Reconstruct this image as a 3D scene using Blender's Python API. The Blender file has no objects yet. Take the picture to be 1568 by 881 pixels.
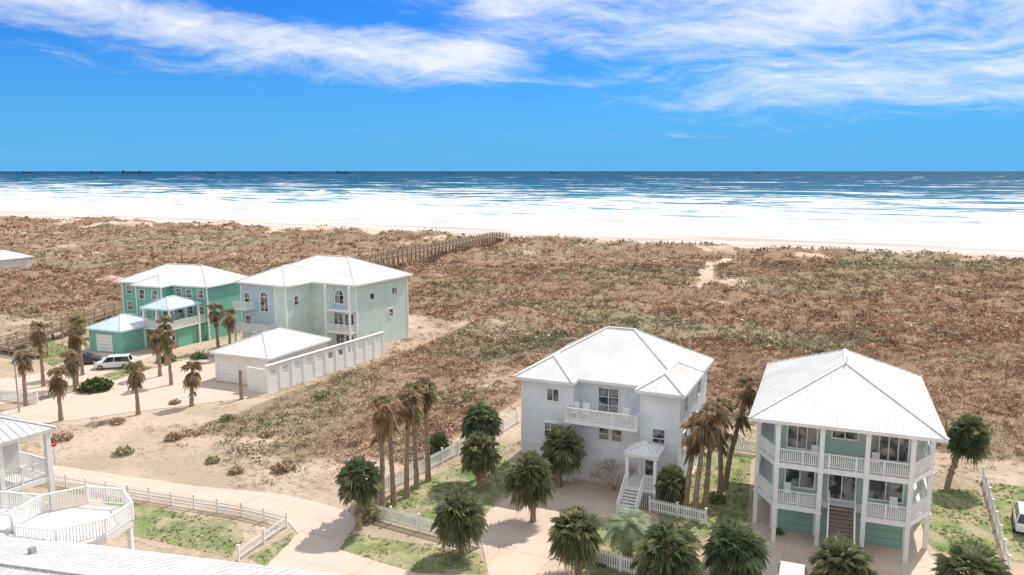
import bpy, math, random
import numpy as np
from mathutils import Vector, Matrix
random.seed(7); rng=np.random.default_rng(11)
sc=bpy.context.scene
sc.view_settings.view_transform='Standard'; sc.view_settings.look='None'; sc.view_settings.exposure=0
COL=sc.collection
AX=(.898,-.44); SX=(.44,.898)
ROT_SHORE=math.atan2(-.44,.898)
def to_as(x,y): return x*AX[0]+y*AX[1], x*SX[0]+y*SX[1]
def to_xy(a,s): return a*AX[0]+s*SX[0], a*AX[1]+s*SX[1]

# ---------------------------------------------------------------- node helpers
class E:
    def __init__(s,nt,k): s.nt=nt; s.k=k
    def op(s,o,b=None,c=None,rev=False):
        n=s.nt.nodes.new('ShaderNodeMath'); n.operation=o
        a=s
        ins=[a,b] if not rev else [b,a]
        if c is not None: ins.append(c)
        for i,q in enumerate(ins):
            if q is None: continue
            if isinstance(q,E): s.nt.links.new(q.k,n.inputs[i])
            else: n.inputs[i].default_value=q
        return E(s.nt,n.outputs[0])
    def __add__(s,o): return s.op('ADD',o)
    __radd__=__add__
    def __mul__(s,o): return s.op('MULTIPLY',o)
    __rmul__=__mul__
    def __sub__(s,o): return s.op('SUBTRACT',o)
    def __rsub__(s,o): return s.op('SUBTRACT',o,rev=True)
    def __truediv__(s,o): return s.op('DIVIDE',o)
def mr(x,a,b,c=0.,d=1.,smooth=True):
    n=x.nt.nodes.new('ShaderNodeMapRange'); n.interpolation_type='SMOOTHSTEP' if smooth else 'LINEAR'
    x.nt.links.new(x.k,n.inputs[0])
    for i,v in enumerate((a,b,c,d)): 
        if isinstance(v,E): x.nt.links.new(v.k,n.inputs[i+1])
        else: n.inputs[i+1].default_value=v
    return E(x.nt,n.outputs[0])
def xyz(nt,*c):
    n=nt.nodes.new('ShaderNodeCombineXYZ')
    for i,v in enumerate(c):
        if isinstance(v,E): nt.links.new(v.k,n.inputs[i])
        else: n.inputs[i].default_value=v
    return n.outputs[0]
def noise(nt,vec,scale,detail=4,rough=.55,dist=0):
    n=nt.nodes.new('ShaderNodeTexNoise'); n.inputs['Scale'].default_value=scale
    n.inputs['Detail'].default_value=detail; n.inputs['Roughness'].default_value=rough
    n.inputs['Distortion'].default_value=dist
    if vec is not None: nt.links.new(vec,n.inputs['Vector'])
    return E(nt,n.outputs[0])
def mix(nt,f,a,b,mode='MIX'):
    n=nt.nodes.new('ShaderNodeMix'); n.data_type='RGBA'; n.blend_type=mode
    for i,v in ((0,f),(6,a),(7,b)):
        if isinstance(v,E): nt.links.new(v.k,n.inputs[i])
        elif isinstance(v,bpy.types.NodeSocket): nt.links.new(v,n.inputs[i])
        elif i==0: n.inputs[0].default_value=v
        else: n.inputs[i].default_value=(*v,1)
    return n.outputs[2]
def newmat(name):
    m=bpy.data.materials.new(name); m.use_nodes=True
    nt=m.node_tree; return m,nt,nt.nodes['Principled BSDF']
def bump(nt,p,h,strength=.3,dist=.05):
    b=nt.nodes.new('ShaderNodeBump'); b.inputs['Strength'].default_value=strength; b.inputs['Distance'].default_value=dist
    nt.links.new(h.k,b.inputs['Height']); nt.links.new(b.outputs[0],p.inputs['Normal'])
def mat(name,col,rough=.6,var=.12,scale=2.,bmp=0,spec=.3,streak=False):
    m,nt,p=newmat(name)
    tc=nt.nodes.new('ShaderNodeTexCoord').outputs['Object']
    n=noise(nt,tc,scale,4,.65)
    c=mix(nt,mr(n,.3,.7),[x*(1-var) for x in col],[min(1,x*(1+var*.6)) for x in col])
    nt.links.new(c,p.inputs['Base Color'])
    p.inputs['Roughness'].default_value=rough; p.inputs['Specular IOR Level'].default_value=spec
    if bmp: bump(nt,p,noise(nt,tc,scale*8,3),bmp,.03)
    return m
def siding(name,col):
    m,nt,p=newmat(name)
    g=nt.nodes.new('ShaderNodeTexCoord').outputs['Object']
    sep=nt.nodes.new('ShaderNodeSeparateXYZ'); nt.links.new(g,sep.inputs[0])
    z=E(nt,sep.outputs[2]); fr=(z*5.0).op('FRACT')
    n=noise(nt,g,.8,4,.7)
    c=mix(nt,mr(n,.3,.7),[x*.92 for x in col],[min(1,x*1.04) for x in col])
    nt.links.new(c,p.inputs['Base Color']); p.inputs['Roughness'].default_value=.65; p.inputs['Specular IOR Level'].default_value=.2
    bump(nt,p,fr,.6,.03)
    return m
def attrmat(name,rough=.7,spec=.15,trans=.0):
    m,nt,p=newmat(name)
    a=nt.nodes.new('ShaderNodeAttribute'); a.attribute_name='Col'
    nt.links.new(a.outputs['Color'],p.inputs['Base Color']); p.inputs['Roughness'].default_value=rough
    p.inputs['Specular IOR Level'].default_value=spec
    if trans:
        t=nt.nodes.new('ShaderNodeBsdfTranslucent'); nt.links.new(a.outputs['Color'],t.inputs[0])
        ms=nt.nodes.new('ShaderNodeMixShader'); ms.inputs[0].default_value=trans
        nt.links.new(p.outputs[0],ms.inputs[1]); nt.links.new(t.outputs[0],ms.inputs[2])
        nt.links.new(ms.outputs[0],nt.nodes['Material Output'].inputs[0])
    return m

M={}
M['white']=mat('white_paint',(.83,.82,.79),.5,.06,1.5)
M['roof']=mat('white_metal_roof',(.77,.745,.71),.55,.10,.35,spec=.2)
M['roofn']=mat('dimmed_white_metal_roof',(.60,.585,.56),.55,.14,.5,spec=.2)  # white roof in a darker base colour so sunlight does not blow it out
M['roofb']=mat('pale_blue_metal_roof',(.60,.70,.74),.4,.08,.6)
M['h2wall']=siding('pale_blue_white_siding',(.82,.85,.88))
M['h1wall']=siding('seafoam_grey_siding',(.41,.55,.48))
M['h3wall']=siding('pale_green_siding',(.63,.74,.67))
M['h3blue']=siding('blue_grey_siding',(.47,.59,.64))
M['h4wall']=siding('teal_green_siding',(.22,.50,.39))
M['cream']=siding('cream_siding',(.78,.74,.68))
M['seafoam']=mat('seafoam_garage_paint',(.30,.50,.43),.5,.08,2)
M['garage']=mat('cream_garage_wall',(.80,.75,.67),.6,.08,1)
m,nt,p=newmat('window_glass'); p.inputs['Roughness'].default_value=.06; p.inputs['Specular IOR Level'].default_value=.7
tc=nt.nodes.new('ShaderNodeTexCoord').outputs['Object']
nt.links.new(mix(nt,mr(noise(nt,tc,1.1,2),.42,.58),(.03,.04,.045),(.30,.29,.27)),p.inputs['Base Color'])
M['glass']=m
M['wood']=mat('weathered_wood',(.35,.265,.195),.85,.3,3,.3,.05)
M['tread']=mat('brown_stair_wood',(.26,.15,.10),.7,.25,3)
M['dark']=mat('shadowed_opening',(.06,.07,.07),.8,.2,2)
M['trunk']=mat('palm_trunk_bark',(.35,.26,.19),.9,.4,6,.8,.1)
M['frond']=attrmat('palm_frond',.5,.3,.2)
M['scrub']=attrmat('dune_scrub_leaves',.9,0,0)
M['metal']=mat('galvanised_steel',(.35,.35,.36),.4,.15,4)
M['red']=mat('sign_red',(.55,.03,.03),.4,.05,4)
M['tyre']=mat('tyre_rubber',(.03,.03,.03),.8,.1,4)
M['carwhite']=mat('car_paint_white',(.78,.78,.78),.2,.03,2,spec=.6)
M['cardark']=mat('car_paint_dark',(.06,.05,.05),.2,.1,2,spec=.6)
M['carglass']=mat('car_glass',(.02,.025,.03),.05,.1,2,spec=.8)
M['ship']=mat('ship_hull_grey',(.03,.09,.16),.8,.1,.1)
# concrete
m,nt,p=newmat('pinkish_concrete')
tc=nt.nodes.new('ShaderNodeTexCoord').outputs['Object']
mp=nt.nodes.new('ShaderNodeMapping'); mp.inputs['Rotation'].default_value=(0,0,math.radians(24)); nt.links.new(tc,mp.inputs[0])
br=nt.nodes.new('ShaderNodeTexBrick'); br.inputs['Scale'].default_value=1; br.offset=0
br.inputs['Brick Width'].default_value=3.6; br.inputs['Row Height'].default_value=3.6; br.inputs['Mortar Size'].default_value=.03
br.inputs['Color1'].default_value=(.62,.49,.39,1); br.inputs['Color2'].default_value=(.57,.455,.365,1); br.inputs['Mortar'].default_value=(.41,.33,.26,1)
nt.links.new(mp.outputs[0],br.inputs['Vector'])
n1=noise(nt,tc,.35,5,.7); n2=noise(nt,tc,5,4,.7); n3=noise(nt,tc,.9,6,.75)
c=mix(nt,mr(n1,.35,.65)*.5,br.outputs[0],(.70,.57,.47)); c=mix(nt,mr(n2,.45,.8)*.35,c,(.42,.34,.28)); c=mix(nt,mr(n3,.56,.70)*.4,c,(.38,.30,.24))
nt.links.new(c,p.inputs['Base Color']); p.inputs['Roughness'].default_value=.85; p.inputs['Specular IOR Level'].default_value=.1
M['concrete']=m
# lawn
m,nt,p=newmat('patchy_lawn_grass')
tc=nt.nodes.new('ShaderNodeTexCoord').outputs['Object']
n1=noise(nt,tc,.45,6,.7); n2=noise(nt,tc,7,3,.7)
c=mix(nt,mr(n1,.40,.62),(.22,.265,.11),(.46,.39,.25)); c=mix(nt,mr(n2,.4,.7)*.6,c,(.17,.20,.09))
nt.links.new(c,p.inputs['Base Color']); p.inputs['Roughness'].default_value=.9; p.inputs['Specular IOR Level'].default_value=0
bump(nt,p,n2,.6,.1); M['lawn']=m

# ---------------------------------------------------------------- mesh helper
class MB:
    def __init__(s): s.v=[]; s.f=[]; s.m=[]; s.c=[]
    def add(s,vs,fs,mi=0,col=None):
        o=len(s.v); s.v+= [tuple(q) for q in vs]
        for f in fs: s.f.append([i+o for i in f]); s.m.append(mi); s.c.append(col)
    def box(s,x0,y0,z0,x1,y1,z1,mi=0):
        s.add([(x0,y0,z0),(x1,y0,z0),(x1,y1,z0),(x0,y1,z0),(x0,y0,z1),(x1,y0,z1),(x1,y1,z1),(x0,y1,z1)],
          [(3,2,1,0),(4,5,6,7),(0,1,5,4),(1,2,6,5),(2,3,7,6),(3,0,4,7)],mi)
    def beam(s,p,q,w,h,mi=0,up=(0,0,1),col=None):
        p=Vector(p);q=Vector(q);d=(q-p)
        if d.length<1e-6: return
        d.normalize();up=Vector(up)
        if abs(d.dot(up))>.98: up=Vector((0,1,0))
        sd=d.cross(up).normalized()*w/2; u=sd.normalized().cross(d).normalized()*h/2
        vs=[p-sd-u,p+sd-u,p+sd+u,p-sd+u,q-sd-u,q+sd-u,q+sd+u,q-sd+u]
        s.add(vs,[(3,2,1,0),(4,5,6,7),(0,1,5,4),(1,2,6,5),(2,3,7,6),(3,0,4,7)],mi,col)
    def tube(s,pts,rs,n=8,mi=0,col=None,cap=True):
        vs=[];fs=[]
        for i,(p,r) in enumerate(zip(pts,rs)):
            p=Vector(p); a=Vector(pts[min(i+1,len(pts)-1)])-Vector(pts[max(i-1,0)]); a.normalize()
            t=Vector((1,0,0)) if abs(a.x)<.8 else Vector((0,1,0))
            x=a.cross(t).normalized(); y=a.cross(x)
            for k in range(n):
                th=2*math.pi*k/n; vs.append(p+x*math.cos(th)*r+y*math.sin(th)*r)
        for i in range(len(pts)-1):
            for k in range(n): fs.append((i*n+k,i*n+(k+1)%n,(i+1)*n+(k+1)%n,(i+1)*n+k))
        if cap: fs.append(tuple(range(n))[::-1]); fs.append(tuple((len(pts)-1)*n+k for k in range(n)))
        s.add(vs,fs,mi,col)
    def mesh(s,name,mats):
        me=bpy.data.meshes.new(name); me.from_pydata(s.v,[],s.f)
        for m in mats: me.materials.append(m)
        me.polygons.foreach_set('material_index',s.m)
        if any(c is not None for c in s.c):
            at=me.color_attributes.new('Col','FLOAT_COLOR','CORNER')
            arr=[]
            for f,c in zip(s.f,s.c): arr+= [*(c or (.3,.3,.3)),1.]*len(f)
            at.data.foreach_set('color',arr)
        me.update(); return me
    def obj(s,name,mats,parent=None):
        o=bpy.data.objects.new(name,s.mesh(name,mats)); COL.objects.link(o)
        if parent: o.parent=parent
        return o
def empty(name,loc,rot=0):
    o=bpy.data.objects.new(name,None); o.location=loc; o.rotation_euler=(0,0,rot); COL.objects.link(o); o.empty_display_size=.5; return o
class House:
    def __init__(s,name,loc,ang): s.e=empty(name,(*loc,0) if len(loc)==2 else loc,math.radians(ang)); s.p={}
    def __call__(s,name,mt):
        if name not in s.p: s.p[name]=(MB(),mt)
        return s.p[name][0]
    def done(s):
        for n,(mb,mt) in s.p.items():
            if mb.v: mb.obj(n,[M[mt]],s.e)
# faces: (origin xy, tangent xy, outward normal xy)
def F(x,y,side):
    return {'f':((x,y),(1,0),(0,-1)),'r':((x,y),(0,1),(1,0)),'l':((x,y),(0,1),(-1,0)),'b':((x,y),(1,0),(0,1))}[side]
def fp(f,u,o): return (f[0][0]+f[1][0]*u+f[2][0]*o, f[0][1]+f[1][1]*u+f[2][1]*o)
def fbox(mb,f,u0,u1,z0,z1,o0,o1):
    P=[fp(f,u0,o0),fp(f,u1,o0),fp(f,u1,o1),fp(f,u0,o1)]
    mb.add([(*p,z0) for p in P]+[(*p,z1) for p in P],[(3,2,1,0),(4,5,6,7),(0,1,5,4),(1,2,6,5),(2,3,7,6),(3,0,4,7)])
def window(H,f,u,z,w,h,nx=2,nz=1,t=.1,glass='window_glass',door=False):
    T=H('window_trim','white'); G=H(glass,'glass')
    u0,u1=u-w/2,u+w/2
    G.add([(*fp(f,u0,.02),z),(*fp(f,u1,.02),z),(*fp(f,u1,.02),z+h),(*fp(f,u0,.02),z+h)],[(0,1,2,3)])
    fbox(T,f,u0-t,u0,z-t,z+h+t,-.02,.09); fbox(T,f,u1,u1+t,z-t,z+h+t,-.02,.09)
    fbox(T,f,u0,u1,z+h,z+h+t,-.02,.088); fbox(T,f,u0,u1,z-t,z,-.02,.11)
    for i in range(1,nx):
        c=u0+w*i/nx; fbox(T,f,c-.035,c+.035,z,z+h,.0,.06)
    for i in range(1,nz+0):
        c=z+h*i/nz; fbox(T,f,u0,u1,c-.025,c+.025,.0,.055)
def archwin(H,f,u,z,w,h,n=12):
    T=H('window_trim','white'); G=H('window_glass','glass'); r=w/2
    G.add([(*fp(f,u-r,.02),z),(*fp(f,u+r,.02),z)]+[(*fp(f,u+r*math.cos(math.pi*i/n),.02),z+h+r*math.sin(math.pi*i/n)) for i in range(n+1)],[tuple(range(n+3))])
    for i in range(n):
        a,b=math.pi*i/n,math.pi*(i+1)/n
        T.beam((*fp(f,u+(r+.05)*math.cos(a),.04),z+h+(r+.05)*math.sin(a)),(*fp(f,u+(r+.05)*math.cos(b),.04),z+h+(r+.05)*math.sin(b)),.14,.14)
    fbox(T,f,u-r-.12,u-r,z-.1,z+h,-.02,.09); fbox(T,f,u+r,u+r+.12,z-.1,z+h,-.02,.09); fbox(T,f,u-r,u+r,z-.1,z,-.02,.1)
    fbox(T,f,u-.03,u+.03,z,z+h+r,0,.06); fbox(T,f,u-r,u+r,z+h-.03,z+h+.03,0,.055)
def rail(mb,pts,h=1.0,sp=.14,bw=.045,post=.1,every=1.8,closed=False):
    for i in range(len(pts)-1):
        p=Vector(pts[i]);q=Vector(pts[i+1]);L=(q-p).length;d=(q-p)/L
        U=Vector((0,0,1))
        mb.beam(p+U*h,q+U*h,.10,.06); mb.beam(p+U*.14,q+U*.14,.06,.05)
        n=max(1,int(L/sp))
        for k in range(1,n): 
            c=p+d*L*k/n; mb.box(c.x-bw/2,c.y-bw/2,c.z+.16,c.x+bw/2,c.y+bw/2,c.z+h-.03)
        n=max(1,round(L/every))
        for k in range(n+(i==len(pts)-2 and not closed)):
            c=p+d*L*k/n; mb.box(c.x-post/2,c.y-post/2,c.z,c.x+post/2,c.y+post/2,c.z+h+.06)
def ribs(mb,poly,sp=.45,w=.035,h=.035):
    P=[Vector(q) for q in poly]; e=(P[1]-P[0]); L=e.length; e.normalize()
    n=e.cross(P[2]-P[1]).normalized()
    if n.z<0: n=-n
    u=n.cross(e).normalized()
    if u.z<0: u=-u
    Q=[((q-P[0]).dot(e),(q-P[0]).dot(u)) for q in P]
    xs=[q[0] for q in Q]; t=min(xs)+sp/2
    while t<max(xs):
        hits=[]
        for i in range(len(Q)):
            a,b=Q[i],Q[(i+1)%len(Q)]
            if (a[0]-t)*(b[0]-t)<0:
                k=(t-a[0])/(b[0]-a[0]); hits.append(a[1]+k*(b[1]-a[1]))
        if len(hits)>=2 and max(hits)-min(hits)>.2:
            a=P[0]+e*t+u*min(hits)+n*h/2; b=P[0]+e*t+u*max(hits)+n*h/2
            mb.beam(a,b,w,h,up=n)
        t+=sp
def hip(H,x0,y0,x1,y1,z,pitch,name='roof',m='roof',th=.24,axis=None,sp=.5):
    mb=H(name,m); W=x1-x0; D=y1-y0
    if axis is None: axis='x' if W>=D else 'y'
    hw=(D if axis=='x' else W)/2; rz=z+hw*pitch
    if axis=='x': A=(x0+hw,(y0+y1)/2,rz); B=(x1-hw,(y0+y1)/2,rz)
    else: A=((x0+x1)/2,y0+hw,rz); B=((x0+x1)/2,y1-hw,rz)
    c=[(x0,y0,z),(x1,y0,z),(x1,y1,z),(x0,y1,z)]
    if axis=='x': S=[[c[0],c[1],B,A],[c[1],c[2],B],[c[2],c[3],A,B],[c[3],c[0],A]]
    else: S=[[c[0],c[1],A],[c[1],c[2],B,A],[c[2],c[3],B],[c[3],c[0],A,B]]
    for s in S:
        mb.add(s,[tuple(range(len(s)))]); ribs(mb,s,sp)
    lo=[(a,b,z-th) for a,b,_ in c]
    mb.add(c+lo,[(0,4,5,1),(1,5,6,2),(2,6,7,3),(3,7,4,0),(4,7,6,5)])
    # ridge caps
    for a,b in ((A,B),(c[0],A),(c[3],A if axis=='x' else B),(c[1],B if axis=='x' else A),(c[2],B)):
        a=Vector(a)+Vector((0,0,.03)); b=Vector(b)+Vector((0,0,.03)); mb.beam(a,b,.22,.06)
    return rz
def stairs(mb,x0,x1,y0,z0,y1,z1,n,rmb=None):
    for i in range(n):
        t=(i+.5)/n; y=y0+(y1-y0)*t; z=z0+(z1-z0)*t
        dy=abs(y1-y0)/n
        mb.box(x0,y-dy*.55,z-.05,x1,y+dy*.55,z)
    if rmb:
        for x in (x0-.06,x1+.06):
            rmb.beam((x,y0,z0-.2),(x,y1,z1-.05),.08,.28)
            rmb.beam((x,y0,z0+.95),(x,y1,z1+.95),.08,.07)
            k=max(2,int(math.hypot(y1-y0,z1-z0)/.2))
            for i in range(k+1):
                t=i/k; y=y0+(y1-y0)*t; z=z0+(z1-z0)*t; rmb.box(x-.02,y-.02,z-.1,x+.02,y+.02,z+.95)

# ---------------------------------------------------------------- terrain
PERM=rng.random((256,256))
def vn(x,y,off=0):
    x=x+off*17.3; y=y+off*31.7
    xi=np.floor(x).astype(int); yi=np.floor(y).astype(int); fx=x-xi; fy=y-yi
    fx=fx*fx*(3-2*fx); fy=fy*fy*(3-2*fy)
    g=lambda a,b: PERM[a&255,b&255]
    return (g(xi,yi)*(1-fx)+g(xi+1,yi)*fx)*(1-fy)+(g(xi,yi+1)*(1-fx)+g(xi+1,yi+1)*fx)*fy
def fbm(x,y,o=4,off=0):
    r=0;a=.5;t=0
    for i in range(o):
        c_,s_=math.cos(.6*i),math.sin(.6*i)
        r=r+a*vn((x*c_-y*s_)*2**i,(x*s_+y*c_)*2**i,off+i); t+=a; a*=.5
    return r/t
def ss(x,a,b):
    t=np.clip((x-a)/(b-a),0,1); return t*t*(3-2*t)
def s_start(a): return 84+(116-84)*ss(a,-116,-111)-(116-78)*ss(a,-66,-60)
def dune_mask(a,s):
    s0=s_start(a); return ss(s,s0,s0+35)
def scrub_mask(a,s):
    s0=s_start(a); return ss(s,s0-1,s0+7)
def lot_mask(a,s): return ss(a,-64,-60)*ss(-a,37,40)*ss(s,49,55)
def path_d(x,y,pts):
    r=np.full(np.shape(x),1e9)
    for (x0,y0),(x1,y1) in zip(pts[:-1],pts[1:]):
        dx,dy=x1-x0,y1-y0; t=np.clip(((x-x0)*dx+(y-y0)*dy)/(dx*dx+dy*dy),0,1)
        r=np.minimum(r,np.hypot(x-x0-t*dx,y-y0-t*dy))
    return r
def height(x,y):
    a,s=to_as(x,y)
    d=dune_mask(a,s); 
    h=d*((fbm(a/22,s/14,4,3)-.4)*4.2+(fbm(a/6,s/5,3,9)-.5)*2.8)
    fd=np.exp(-((s-252-6*vn(a/25,s*0,5))/11)**2)*1.3*d
    h=h+fd*(.3+1.0*vn(a/18,s*0,7))
    h=h+lot_mask(a,s)*(1-d)*((fbm(a/7,s/6,3,13)-.4)*1.7)
    edge=276+7*(vn(a/15,s*0,21)-.5)+5*(vn(a/5,s*0,22)-.5)
    b=ss(s,edge-10,edge+2)
    beach=-.2-1.6*np.clip((s-276)/110,0,3)
    h=h*(1-b)+beach*b
    h=np.where(s>600,-6.,h)
    return h
TRAIL=[(66,228),(54,213),(51.7,205.7),(47.5,190),(42,176),(39.3,166.7)]
GREENB=[(2,152),(20,140),(34,124),(46,114)]
def inpoly(x,y,poly):
    c=np.zeros(np.shape(x),bool); n=len(poly)
    for i in range(n):
        x0,y0=poly[i];x1,y1=poly[(i+1)%n]
        if y0==y1: continue
        k=((y0>y)!=(y1>y))&(x<(x1-x0)*(y-y0)/(y1-y0)+x0); c^=k
    return c
def green(x,y):
    g=ss(fbm(x/24,y/24,4,77),.54,.68)*.75
    g=np.maximum(g,ss(fbm(x/9,y/7,3,67),.62,.72)*.7)
    g=np.maximum(g,(1-ss(path_d(x,y,GREENB)+9*(fbm(x/8,y/8,3,71)-.5),4,11)))
    return g
def veg(x,y):
    a,s=to_as(x,y); d=scrub_mask(a,s)
    n=fbm(x/9,y/9,4,31); n2=fbm(x/30,y/30,3,41)
    v=.12+.42*n
    v=np.maximum(v,d*(.74+1.1*(n-.5)+.6*(n2-.42)))
    lm=lot_mask(a,s); v=np.where((lm>.3)&(d<.5),(n-.24+.20*ss(s,54,62))*2.7*(.25+.75*ss(s+7*(n2-.5),50,59)),v)
    v=v*ss(path_d(x,y,TRAIL)+1.2*(n-.5),.9,2.4)
    edge=274+7*(vn(a/15,s*0,21)-.5)+5*(vn(a/5,s*0,22)-.5)
    v=v*(1-ss(s,edge-4,edge+1))
    v=v*(1-.9*ss(fbm(a/14,s/8,2,55),.60,.68)*ss(s,230,262))
    return np.clip(v,0,1)
A_=np.concatenate([-620-np.geomspace(5,60000,24)[::-1],np.arange(-620,130,1.25),130+np.geomspace(5,60000,24)])
S_=np.concatenate([-14-np.geomspace(5,20000,18)[::-1],np.arange(-14,320,1.1),320+np.geomspace(3,60000,26)])
ga,gs=np.meshgrid(A_,S_); gx,gy=to_xy(ga,gs); gz=height(gx,gy)
gz=np.where(gs>420,-6,gz)
nA,nS=len(A_),len(S_)
me=bpy.data.meshes.new('ground')
co=np.stack([ga,gs,gz],-1).reshape(-1,3)
idx=np.arange(nA*nS).reshape(nS,nA)
q=np.stack([idx[:-1,:-1],idx[:-1,1:],idx[1:,1:],idx[1:,:-1]],-1).reshape(-1,4)
def npmesh(me,co,faces,k):
    me.vertices.add(len(co)); me.vertices.foreach_set('co',co.astype(np.float32).ravel())
    me.loops.add(faces.size); me.loops.foreach_set('vertex_index',faces.astype(np.int32).ravel())
    me.polygons.add(len(faces)); me.polygons.foreach_set('loop_start',(np.arange(len(faces))*k).astype(np.int32))
    me.polygons.foreach_set('loop_total',np.full(len(faces),k,np.int32))
npmesh(me,co,q,4); me.polygons.foreach_set('use_smooth',np.ones(len(q),bool)); me.update(calc_edges=True)
at=me.color_attributes.new('Col','FLOAT_COLOR','POINT')
vv=veg(gx,gy).ravel()
yf=((1-scrub_mask(ga,gs))*(1-lot_mask(ga,gs))*(1-ss(gs,266,280))).ravel()
cc=np.ones((len(vv),4),np.float32); cc[:,0]=vv; cc[:,1]=green(gx,gy).ravel(); cc[:,2]=yf
at.data.foreach_set('color',cc.ravel())
m,nt,p=newmat('dune_ground')
tco=nt.nodes.new('ShaderNodeTexCoord').outputs['Object']
at=nt.nodes.new('ShaderNodeAttribute'); at.attribute_name='Col'
sep=nt.nodes.new('ShaderNodeSeparateColor'); nt.links.new(at.outputs[0],sep.inputs[0])
V=E(nt,sep.outputs[0]); Gm=E(nt,sep.outputs[1]); Ym=E(nt,sep.outputs[2])
sp=nt.nodes.new('ShaderNodeSeparateXYZ'); nt.links.new(tco,sp.inputs[0]); Aa=E(nt,sp.outputs[0]); S=E(nt,sp.outputs[1])
nf=noise(nt,tco,1.3,6,.78); nm=noise(nt,tco,.12,4,.6)
sand=mix(nt,mr(nf,.3,.7),(.52,.38,.28),(.73,.59,.48))
wet=noise(nt,xyz(nt,Aa*.012,S*.09,0.),1,5,.65,.4)
bch=mix(nt,mr(wet,.40,.60),(.70,.63,.56),(.48,.42,.37))
sand=mix(nt,mr(S,268,282),sand,bch)
scr=mix(nt,mr(nm,.35,.65),(.31,.20,.135),(.40,.28,.19))
scr=mix(nt,Gm*.75,scr,(.32,.295,.19))
scr=mix(nt,mr(nf,.42,.75)*.6,scr,(.18,.12,.085))
yard=mix(nt,mr(nm,.4,.6),(.46,.37,.26),(.62,.49,.38))
yard=mix(nt,mr(nf,.5,.66)*.55,yard,(.33,.28,.17))
sand=mix(nt,Ym*.85,sand,yard)
f=mr(V+(nf-.5)*.9,.28,.55)
c=mix(nt,f,sand,scr)
nt.links.new(c,p.inputs['Base Color']); p.inputs['Roughness'].default_value=.95; p.inputs['Specular IOR Level'].default_value=0
bump(nt,p,nf,.8,.35)
me.materials.append(m)
g=bpy.data.objects.new('ground',me); g.rotation_euler=(0,0,ROT_SHORE); COL.objects.link(g)
def hz(x,y): return float(height(np.array([x],float),np.array([y],float))[0])

# ---------------------------------------------------------------- sea
mb=MB(); mb.add([(-70000,300,-1.0),(70000,300,-1.0),(70000,80000,-1.0),(-70000,80000,-1.0)],[(0,1,2,3)])
m,nt,p=newmat('sea_water')
tco=nt.nodes.new('ShaderNodeTexCoord').outputs['Object']
sp=nt.nodes.new('ShaderNodeSeparateXYZ'); nt.links.new(tco,sp.inputs[0]); A=E(nt,sp.outputs[0]); S=E(nt,sp.outputs[1])
lg=S.op('LOGARITHM',10.)
wob=noise(nt,xyz(nt,A*.004,S*.002,0.),1,3)
n1=noise(nt,xyz(nt,A*.011,lg*36.+wob*4.,0.),1,6,.70,.5)
n2=noise(nt,xyz(nt,A*.0055,lg*32.+wob*2.,4.),1,6,.68,.4)
n3=noise(nt,xyz(nt,A*.045,lg*120.,9.),1,5,.75)
far=mr(lg,2.85,3.1)
nn=n1*(1.0-far)+n2*far+(n3-.5)*.32
T=nt.nodes.new('ShaderNodeFloatCurve')
cm=T.mapping.curves[0]; pts=[(0,.12),(.07,.25),(.12,.35),(.16,.405),(.21,.45),(.27,.495),(.33,.54),(.42,.585),(.55,.62),(.75,.66),(1,.70)]
cm.points[0].location=pts[0]; cm.points[1].location=pts[-1]
for q_ in pts[1:-1]: cm.points.new(*q_)
T.mapping.update()
nt.links.new(((lg-2.4)/2.0).k,T.inputs['Value'])
Tv=E(nt,T.outputs[0])
foam=mr(nn-Tv,-.02,.05)
lacy=noise(nt,xyz(nt,A*.07,S*.25,2.),1,5,.8)
foam=foam*mr(lacy,.3,.6,.6,1.)
foam=foam.op('MAXIMUM',mr(S,400,345)*.9)
wc=nt.nodes.new('ShaderNodeValToRGB'); nt.links.new(((lg-2.4)/2.0).k,wc.inputs[0])
cr=wc.color_ramp; cr.elements[0].position=.07; cr.elements[0].color=(.32,.46,.48,1)
cr.elements[1].position=.15; cr.elements[1].color=(.11,.31,.38,1)
for pos,cl in ((.24,(.02,.165,.26)),(.35,(.004,.10,.185)),(.6,(.002,.065,.13)),(.85,(.002,.055,.115))):
    e=cr.elements.new(pos); e.color=(*cl,1)
wcol=mix(nt,mr(n2,.4,.65)*.6,wc.outputs[0],(.002,.068,.16))
foamc=mix(nt,mr(n3+n1*.6,.62,.95),(.52,.53,.52),(.80,.79,.77))
swash=noise(nt,xyz(nt,A*.01,S*.07,3.),1,5,.7,.5)
foamc=mix(nt,mr(S,440,345)*mr(swash,.42,.60)*.7,foamc,(.50,.45,.40))
c=mix(nt,foam,wcol,foamc)
p.inputs['Roughness'].default_value=.9; p.inputs['Specular IOR Level'].default_value=0
nt.links.new(c,p.inputs['Base Color'])
bump(nt,p,n3+n1,.6,1.0)
gl=nt.nodes.new('ShaderNodeBsdfGlossy'); gl.inputs['Roughness'].default_value=.35
ms=nt.nodes.new('ShaderNodeMixShader'); nt.links.new(((1.0-foam)*.05).k,ms.inputs[0])
nt.links.new(p.outputs[0],ms.inputs[1]); nt.links.new(gl.outputs[0],ms.inputs[2]); nt.links.new(ms.outputs[0],nt.nodes['Material Output'].inputs[0])
sea=mb.obj('sea',[m]); sea.rotation_euler=(0,0,ROT_SHORE)

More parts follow.
